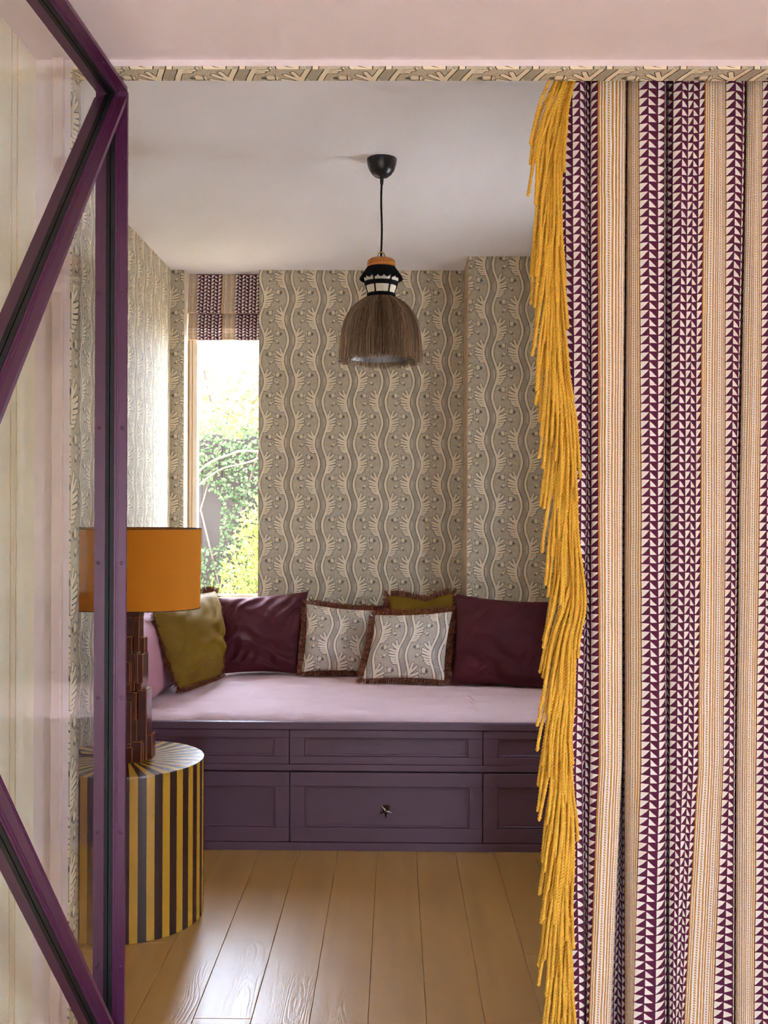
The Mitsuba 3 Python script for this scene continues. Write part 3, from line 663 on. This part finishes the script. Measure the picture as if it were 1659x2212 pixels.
# ================================================================== roman blind in the window
blind = thing('roman_blind', 'roman blind in plum triangle and ochre stripe cloth, folded up over the window', 'blind')
def blind_tier(pts, x0, x1):
    """Cloth hanging through the (y, z) points, printed down its length."""
    P = np.array(pts); d = np.concatenate([[0], np.cumsum(np.linalg.norm(np.diff(P, axis=0), axis=1))])
    cur = PchipInterpolator(d, P)
    def fx(u, v):
        yz = cur(v * d[-1])
        return np.stack([x0 + (x1 - x0) * u, yz[..., 0] + 0.001 * np.sin(u * 40), yz[..., 1]], -1)
    m, uv = grid(fx, 24, 40)
    # ochre 0.030, triangles 0.1225, ochre 0.0655, triangles
    return m, np.column_stack([PERIOD - 0.0435 + uv[:, 0] * (x1 - x0) * 1.06, -uv[:, 1] * d[-1] * 1.0 + 0.004])
bm, buv = blind_tier([(4.731, 2.3025), (4.726, 2.26), (4.712, 2.18), (4.700, 2.13), (4.700, 2.118), (4.712, 2.116), (4.730, 2.13), (4.735, 2.16)], WX0 + 0.003, WX1 - 0.001)
put('upper_fold', bm, 'block_print', blind, smooth=True, uv=buv)
bm, buv = blind_tier([(4.738, 2.15), (4.728, 2.12), (4.718, 2.09), (4.708, 2.055), (4.705, 2.046), (4.711, 2.041), (4.704, 2.033), (4.711, 2.026), (4.704, 2.016), (4.710, 2.008), (4.708, 1.996), (4.72, 1.993), (4.735, 2.0)], WX0 + 0.006, WX1 - 0.001)
put('lower_fold', bm, 'block_print', blind, smooth=True, uv=buv)
put('headrail', rbox(WX0 + 0.004, WX1 - 0.002, 4.734, 4.744, 2.25, 2.300), 'window_paint', blind)

# ================================================================== curtain in the opening
# cloth length s, depth off the hanging plane, then x at heights 2.075, 1.22, 0.696, 0.171
CUR = np.array([(0, .012, .3296, .3392, .3344, .3422), (.02, 0, .3457, .3543, .3497, .3545), (.048, -.012, .3683, .3769, .3666, .3771), (.062, -.005, .3828, .3914, .3830, .3936), (.085, .03, .3950, .4028, .3971, .4050),
 (.097, .03, .3998, .4067, .4049, .4060), (.11, 0, .3998, .4066, .4068, .4012), (.1225, -.012, .4108, .4166, .4196, .4036), (.147, -.018, .4368, .4399, .4410, .4242), (.168, -.01, .4612, .4595, .4616, .4438),
 (.18, .01, .4723, .4697, .4708, .4529), (.23, .06, .4844, .4827, .4839, .4665), (.26, .09, .4921, .4914, .4926, .4770), (.3, .06, .4864, .4857, .4869, .4890), (.335, .02, .4802, .4805, .4807, .4925),
 (.357, 0, .4861, .4912, .4904, .4916), (.375, -.012, .4937, .5044, .5047, .4935), (.398, -.02, .5172, .5250, .5272, .5190), (.42, -.012, .5427, .5459, .5509, .5493), (.432, .005, .5538, .5561, .5621, .5652),
 (.48, .05, .5656, .5680, .5741, .5793), (.52, .075, .5722, .5736, .5808, .5860), (.56, .05, .5676, .5680, .5741, .5802), (.585, .025, .5658, .5662, .5713, .5754), (.5975, 0, .5676, .5671, .5693, .5715),
 (.62, -.012, .5870, .5855, .5840, .5767), (.64, -.004, .6015, .6010, .5995, .5856), (.66, -.008, .6136, .6122, .6106, .5911), (.685, -.014, .6287, .6255, .6240, .5979), (.715, -.018, .6491, .6478, .6472, .6250),
 (.74, -.008, .6664, .6698, .6702, .6507), (.75, -.004, .6733, .6777, .6781, .6605), (.765, -.01, .6874, .6861, .6875, .6747), (.782, 0, .7086, .6998, .7012, .7016), (.82, .04, .7279, .7170, .7175, .7189),
 (.85, .04, .7289, .7180, .7184, .7198), (.88, .01, .7225, .7117, .7112, .7117), (.91, -.006, .7330, .7252, .7238, .7233), (.9375, -.01, .7467, .7445, .7432, .7408), (.965, -.012, .7676, .7683, .7669, .7684),
 (1, .01, .8079, .8106, .8112, .8146), (1.07, -.01, .8557, .8613, .8648, .8682), (1.15, .01, .9350, .9408, .9443, .9479)])
CY, CT, CB = 2.105, 2.22, 0.012
fs = [PchipInterpolator(CUR[:, 0], CUR[:, k]) for k in range(1, 6)]
def curtain(u, v):
    s = u * 1.15; z = CT + (CB - CT) * v
    X = np.stack([f(s) for f in fs[1:]], -1)
    hz = np.array([2.075, 1.22, 0.696, 0.171])
    zc = np.clip(z, 0.171, 2.075)
    w1 = np.clip((zc - 1.22) / (2.075 - 1.22), 0, 1); w2 = np.clip((zc - 0.696) / (1.22 - 0.696), 0, 1); w3 = np.clip((zc - 0.171) / (0.696 - 0.171), 0, 1)
    x = np.where(zc > 1.22, X[..., 1] + (X[..., 0] - X[..., 1]) * w1, np.where(zc > 0.696, X[..., 2] + (X[..., 1] - X[..., 2]) * w2, X[..., 3] + (X[..., 2] - X[..., 3]) * w3))
    q = np.stack([s * 9, z * 2.2, 0 * s], -1)
    x = x + 0.004 * (meshkit.noise(np.stack([s * 6, z * 2.6, 0 * s], -1), 4) - 0.5)
    y = CY + fs[0](s) + 0.006 * (meshkit.fbm(q, 2, 8) - 0.5)
    return np.stack([x, y, z], -1)
cm, cuv = grid(curtain, 460, 150)
cur = thing('curtain', 'plum triangle and ochre striped curtain with yellow rope fringe, across the right of the opening', 'curtain')
put('cloth', cm, 'block_print', cur, smooth=True, uv=np.column_stack([cuv[:, 0] * 1.15, CT + (CB - CT) * cuv[:, 1]]))
put('rail', tube([(0.30, 2.12, 2.235), (0.97, 2.12, 2.235)], 0.009, 8), 'black_satin', cur)
FR = np.array([(2.25, .345, .034), (2.1332, .3369, .0337), (2.081, .326, .0337), (2.0121, .3096, .0337), (1.9189, .3027, .0318), (1.7977, .3052, .03), (1.6391, .3117, .0281), (1.4991, .3181, .03), (1.4058, .3288, .0337), (1.3124, .334, .0356),
 (1.1909, .3384, .0337), (1.032, .3468, .0356), (.9384, .3361, .0318), (.8448, .3329, .0318), (.7511, .3287, .0309), (.6575, .3321, .0309), (.5638, .3345, .0328), (.4232, .3315, .03), (.3295, .3339, .03), (.1775, .3404, .03), (.048, .3439, .03), (0.0, .3439, .03)])[::-1]
fxc, fhw = PchipInterpolator(FR[:, 0], FR[:, 1]), PchipInterpolator(FR[:, 0], FR[:, 2])
NC = 298
for i in range(NC):
    z0 = 2.21 - (2.21 - 0.19) * (i + rng.random() * 0.6) / NC
    L = 0.235 + 0.055 * rng.random()
    if z0 - L < 0.012: L = z0 - 0.014 - 0.02 * rng.random()
    t = 2.15 * ((i * 0.618034 + 0.08 * rng.random()) % 1.0) - 1.15
    lay = rng.random()
    n = max(12, int(L / 0.0033))
    q = np.linspace(0, 1, n)
    z = z0 - L * q
    ease = 1 - np.exp(-q * 5.0)
    ts = 0.85 + (t - 0.85) * (0.55 * ease + 0.45 * q)
    k = rng.normal(0, 0.5)
    x = fxc(np.clip(z, 0.0, 2.25)) + fhw(np.clip(z, 0.0, 2.25)) * ts + 0.0011 * np.sin(q * 9 + i) - 0.011 * q ** 2 * (t < -0.55) * rng.random() + 0.007 * q ** 2 * (t > 0.6) * rng.random()
    y = 2.084 - 0.026 * lay * ease - 0.003 + 0.001 * np.sin(q * 7 + 2 * i)
    rr = np.full(n, 0.0042); rr[-1] = 0.0025; rr[-2] = 0.0044; rr[-3] = 0.0046
    put('fringe_cord', tube(np.column_stack([x, y, z]), rr, 6, lobes=(1, 0.74, 1, 0.74, 1, 0.74), twist=PI / 3 * 0.98), 'gold_cord', cur, smooth=True,
        uv=np.column_stack([np.tile(np.arange(6) / 6, n), np.repeat(q * L, 6)]))

# ================================================================== garden outside the window
struct('ground', join(box(-9, 6, 4.95, 16, -0.12, -0.02)), 'soil', 'garden soil outside the window')
def leaves(pts, size, nrm=None, spread=0.8):
    n = len(pts)
    d = rng.normal(0, 1, (n, 3)) * spread + (np.array(nrm) if nrm is not None else 0)
    d /= np.linalg.norm(d, axis=1, keepdims=True) + 1e-9
    a = np.cross(d, rng.normal(0, 1, (n, 3))); a /= np.linalg.norm(a, axis=1, keepdims=True) + 1e-9
    b = np.cross(d, a); s = (size * (0.6 + 0.7 * rng.random(n)))[:, None]
    v = np.stack([pts - a * s * 0.5, pts - a * s * 0.22 + b * s * 0.36 + d * s * 0.09, pts + a * s * 0.10 + b * s * 0.26 + d * s * 0.07, pts + a * s * 0.55,
                  pts + a * s * 0.10 - b * s * 0.26 + d * s * 0.07, pts - a * s * 0.22 - b * s * 0.36 + d * s * 0.09], 1).reshape(-1, 3)
    o = (np.arange(n) * 6)[:, None]
    return trimesh.Trimesh(v, np.vstack([o + [0, 1, 2], o + [0, 2, 3], o + [0, 3, 4], o + [0, 4, 5]]), process=False)
def blob(n, c, r):
    d = rng.normal(0, 1, (n, 3)); d /= np.linalg.norm(d, axis=1, keepdims=True)
    lump = 0.75 + 0.5 * meshkit.noise(d * 2.3 + 5, 3)
    return np.array(c) + d * np.array(r) * (rng.random((n, 1)) ** 0.35) * lump[:, None]
fen = thing('fence', 'old board fence behind the ivy outside the window', 'fence')
for k in range(26):
    x = -3.4 + 0.15 * k
    put('board', rbox(x + 0.0005, x + 0.1495, 7.63, 7.65, -0.02, 1.75 + 0.02 * math.sin(k * 3), 0.004), 'fence_wood', fen)
ivy = thing('ivy', 'dark green ivy climbing over the fence outside the window', 'ivy')
P = np.column_stack([rng.random(21000) * 3.6 - 3.2, 7.56 - 0.16 * rng.random(21000) ** 2, rng.random(21000) ** 0.9 * 1.85])
P = P[meshkit.noise(np.column_stack([P[:, 0] * 5, P[:, 2] * 5, 0 * P[:, 0]]), 5) > 0.30]
labels[put('leaves', leaves(P, 0.029, (0, -1.0, 0.5), 0.5), 'ivy_leaf', ivy)] = {'kind': 'stuff'}
put('stem', join(*[tube([(x, 7.58, 0), (x + 0.1, 7.575, 0.6), (x - 0.05, 7.57, 1.2), (x + 0.1, 7.56, 1.7)], 0.008, 5) for x in (-2.6, -1.9, -1.4, -1.1, -0.6)]), 'bark', ivy)
def shrub(name, label, c, r, n, size, leaf, group=None):
    t = thing(name, label, 'shrub', group)
    labels[put('leaves', leaves(blob(n, c, r), size, (0, -0.4, 0.8)), leaf, t)] = {'kind': 'stuff'}
    z0 = c[2] - 0.3 * r[2]
    put('stem', join(*[tube([(c[0] + 0.15 * r[0] * math.cos(a), c[1], -0.03), (c[0] + 0.3 * r[0] * math.cos(a), c[1] + 0.2 * r[1] * math.sin(a), z0), (c[0] + 0.6 * r[0] * math.cos(a), c[1] + 0.5 * r[1] * math.sin(a), c[2] + 0.5 * r[2])], 0.009, 5) for a in (0.3, 1.7, 3.0, 4.4, 5.5)]), 'bark', t)
    return t
shrub('bush', 'bright lime green bush right of the window view', (-0.72, 6.3, 0.72), (0.34, 0.32, 0.62), 6000, 0.03, 'lime_leaf')
shrub('pale_bush', 'pale cream flowering bush rising above the fence', (-1.6, 9.9, 2.15), (1.2, 0.6, 0.75), 4200, 0.07, 'pale_leaf')
shrub('tall_bush', 'yellow-green bush behind the fence top', (-1.2, 8.2, 1.62), (1.0, 0.5, 0.35), 2600, 0.06, 'mid_leaf')
tre = thing('tree', 'sparse pale tree with thin twigs at the top of the window view', 'tree')
tw = []
for k in range(46):
    a = rng.random() * 2 * PI; b0 = np.array([-1.75 + rng.normal(0, 0.35), 11.6 + rng.normal(0, 0.4), 2.0 + rng.random() * 0.8])
    tip = b0 + np.array([rng.normal(0, 0.5), rng.normal(0, 0.3), 0.3 + 0.5 * rng.random()])
    tw.append(tube([b0, (b0 + tip) / 2 + rng.normal(0, 0.05, 3), tip], [0.010, 0.007, 0.003], 5))
tw.append(tube([(-1.75, 11.6, -0.05), (-1.7, 11.6, 1.4), (-1.8, 11.6, 2.6)], [0.07, 0.055, 0.03], 8))
put('branches', join(*tw), 'bark', tre)
labels[put('leaves', leaves(blob(900, (-1.75, 11.6, 2.6), (1.0, 0.8, 0.8)), 0.07), 'pale_leaf', tre)] = {'kind': 'stuff'}
arc = thing('bramble', 'arching bare stems crossing in front of the ivy', 'bramble')
def sm(p): p = np.array(p); k = np.arange(len(p)); return PchipInterpolator(k, p)(np.linspace(0, len(p) - 1, 40))
put('stem', join(tube(sm([(-1.45, 6.42, 0.0), (-1.40, 6.42, 0.9), (-1.246, 6.4, 1.433), (-1.15, 6.4, 1.51), (-1.06, 6.4, 1.545), (-0.95, 6.4, 1.575), (-0.80, 6.4, 1.565), (-0.6, 6.4, 1.48)]), 0.008, 6),
     tube(sm([(-1.5, 6.45, 0.0), (-1.35, 6.45, 1.2), (-1.2, 6.45, 1.40), (-1.08, 6.45, 1.47), (-0.95, 6.45, 1.50), (-0.7, 6.45, 1.62)]), 0.006, 6)), 'bark', arc)
grass = thing('grass_clump', 'arching grass blades at the foot of the window view', 'grass')
n = 60
st = np.column_stack([-0.85 + rng.normal(0, 0.22, n), 5.5 + rng.normal(0, 0.06, n), np.zeros(n)])
en = st + np.column_stack([rng.normal(0, 0.28, n), rng.normal(0, 0.15, n), 0.45 + 0.45 * rng.random(n)])
labels[put('blades', strands(st, en, (st + en) / 2 + np.column_stack([0 * st[:, 0], 0 * st[:, 0], 0.25 + 0 * st[:, 0]]), 0.004, 8), 'mid_leaf', grass)] = {'kind': 'stuff'}
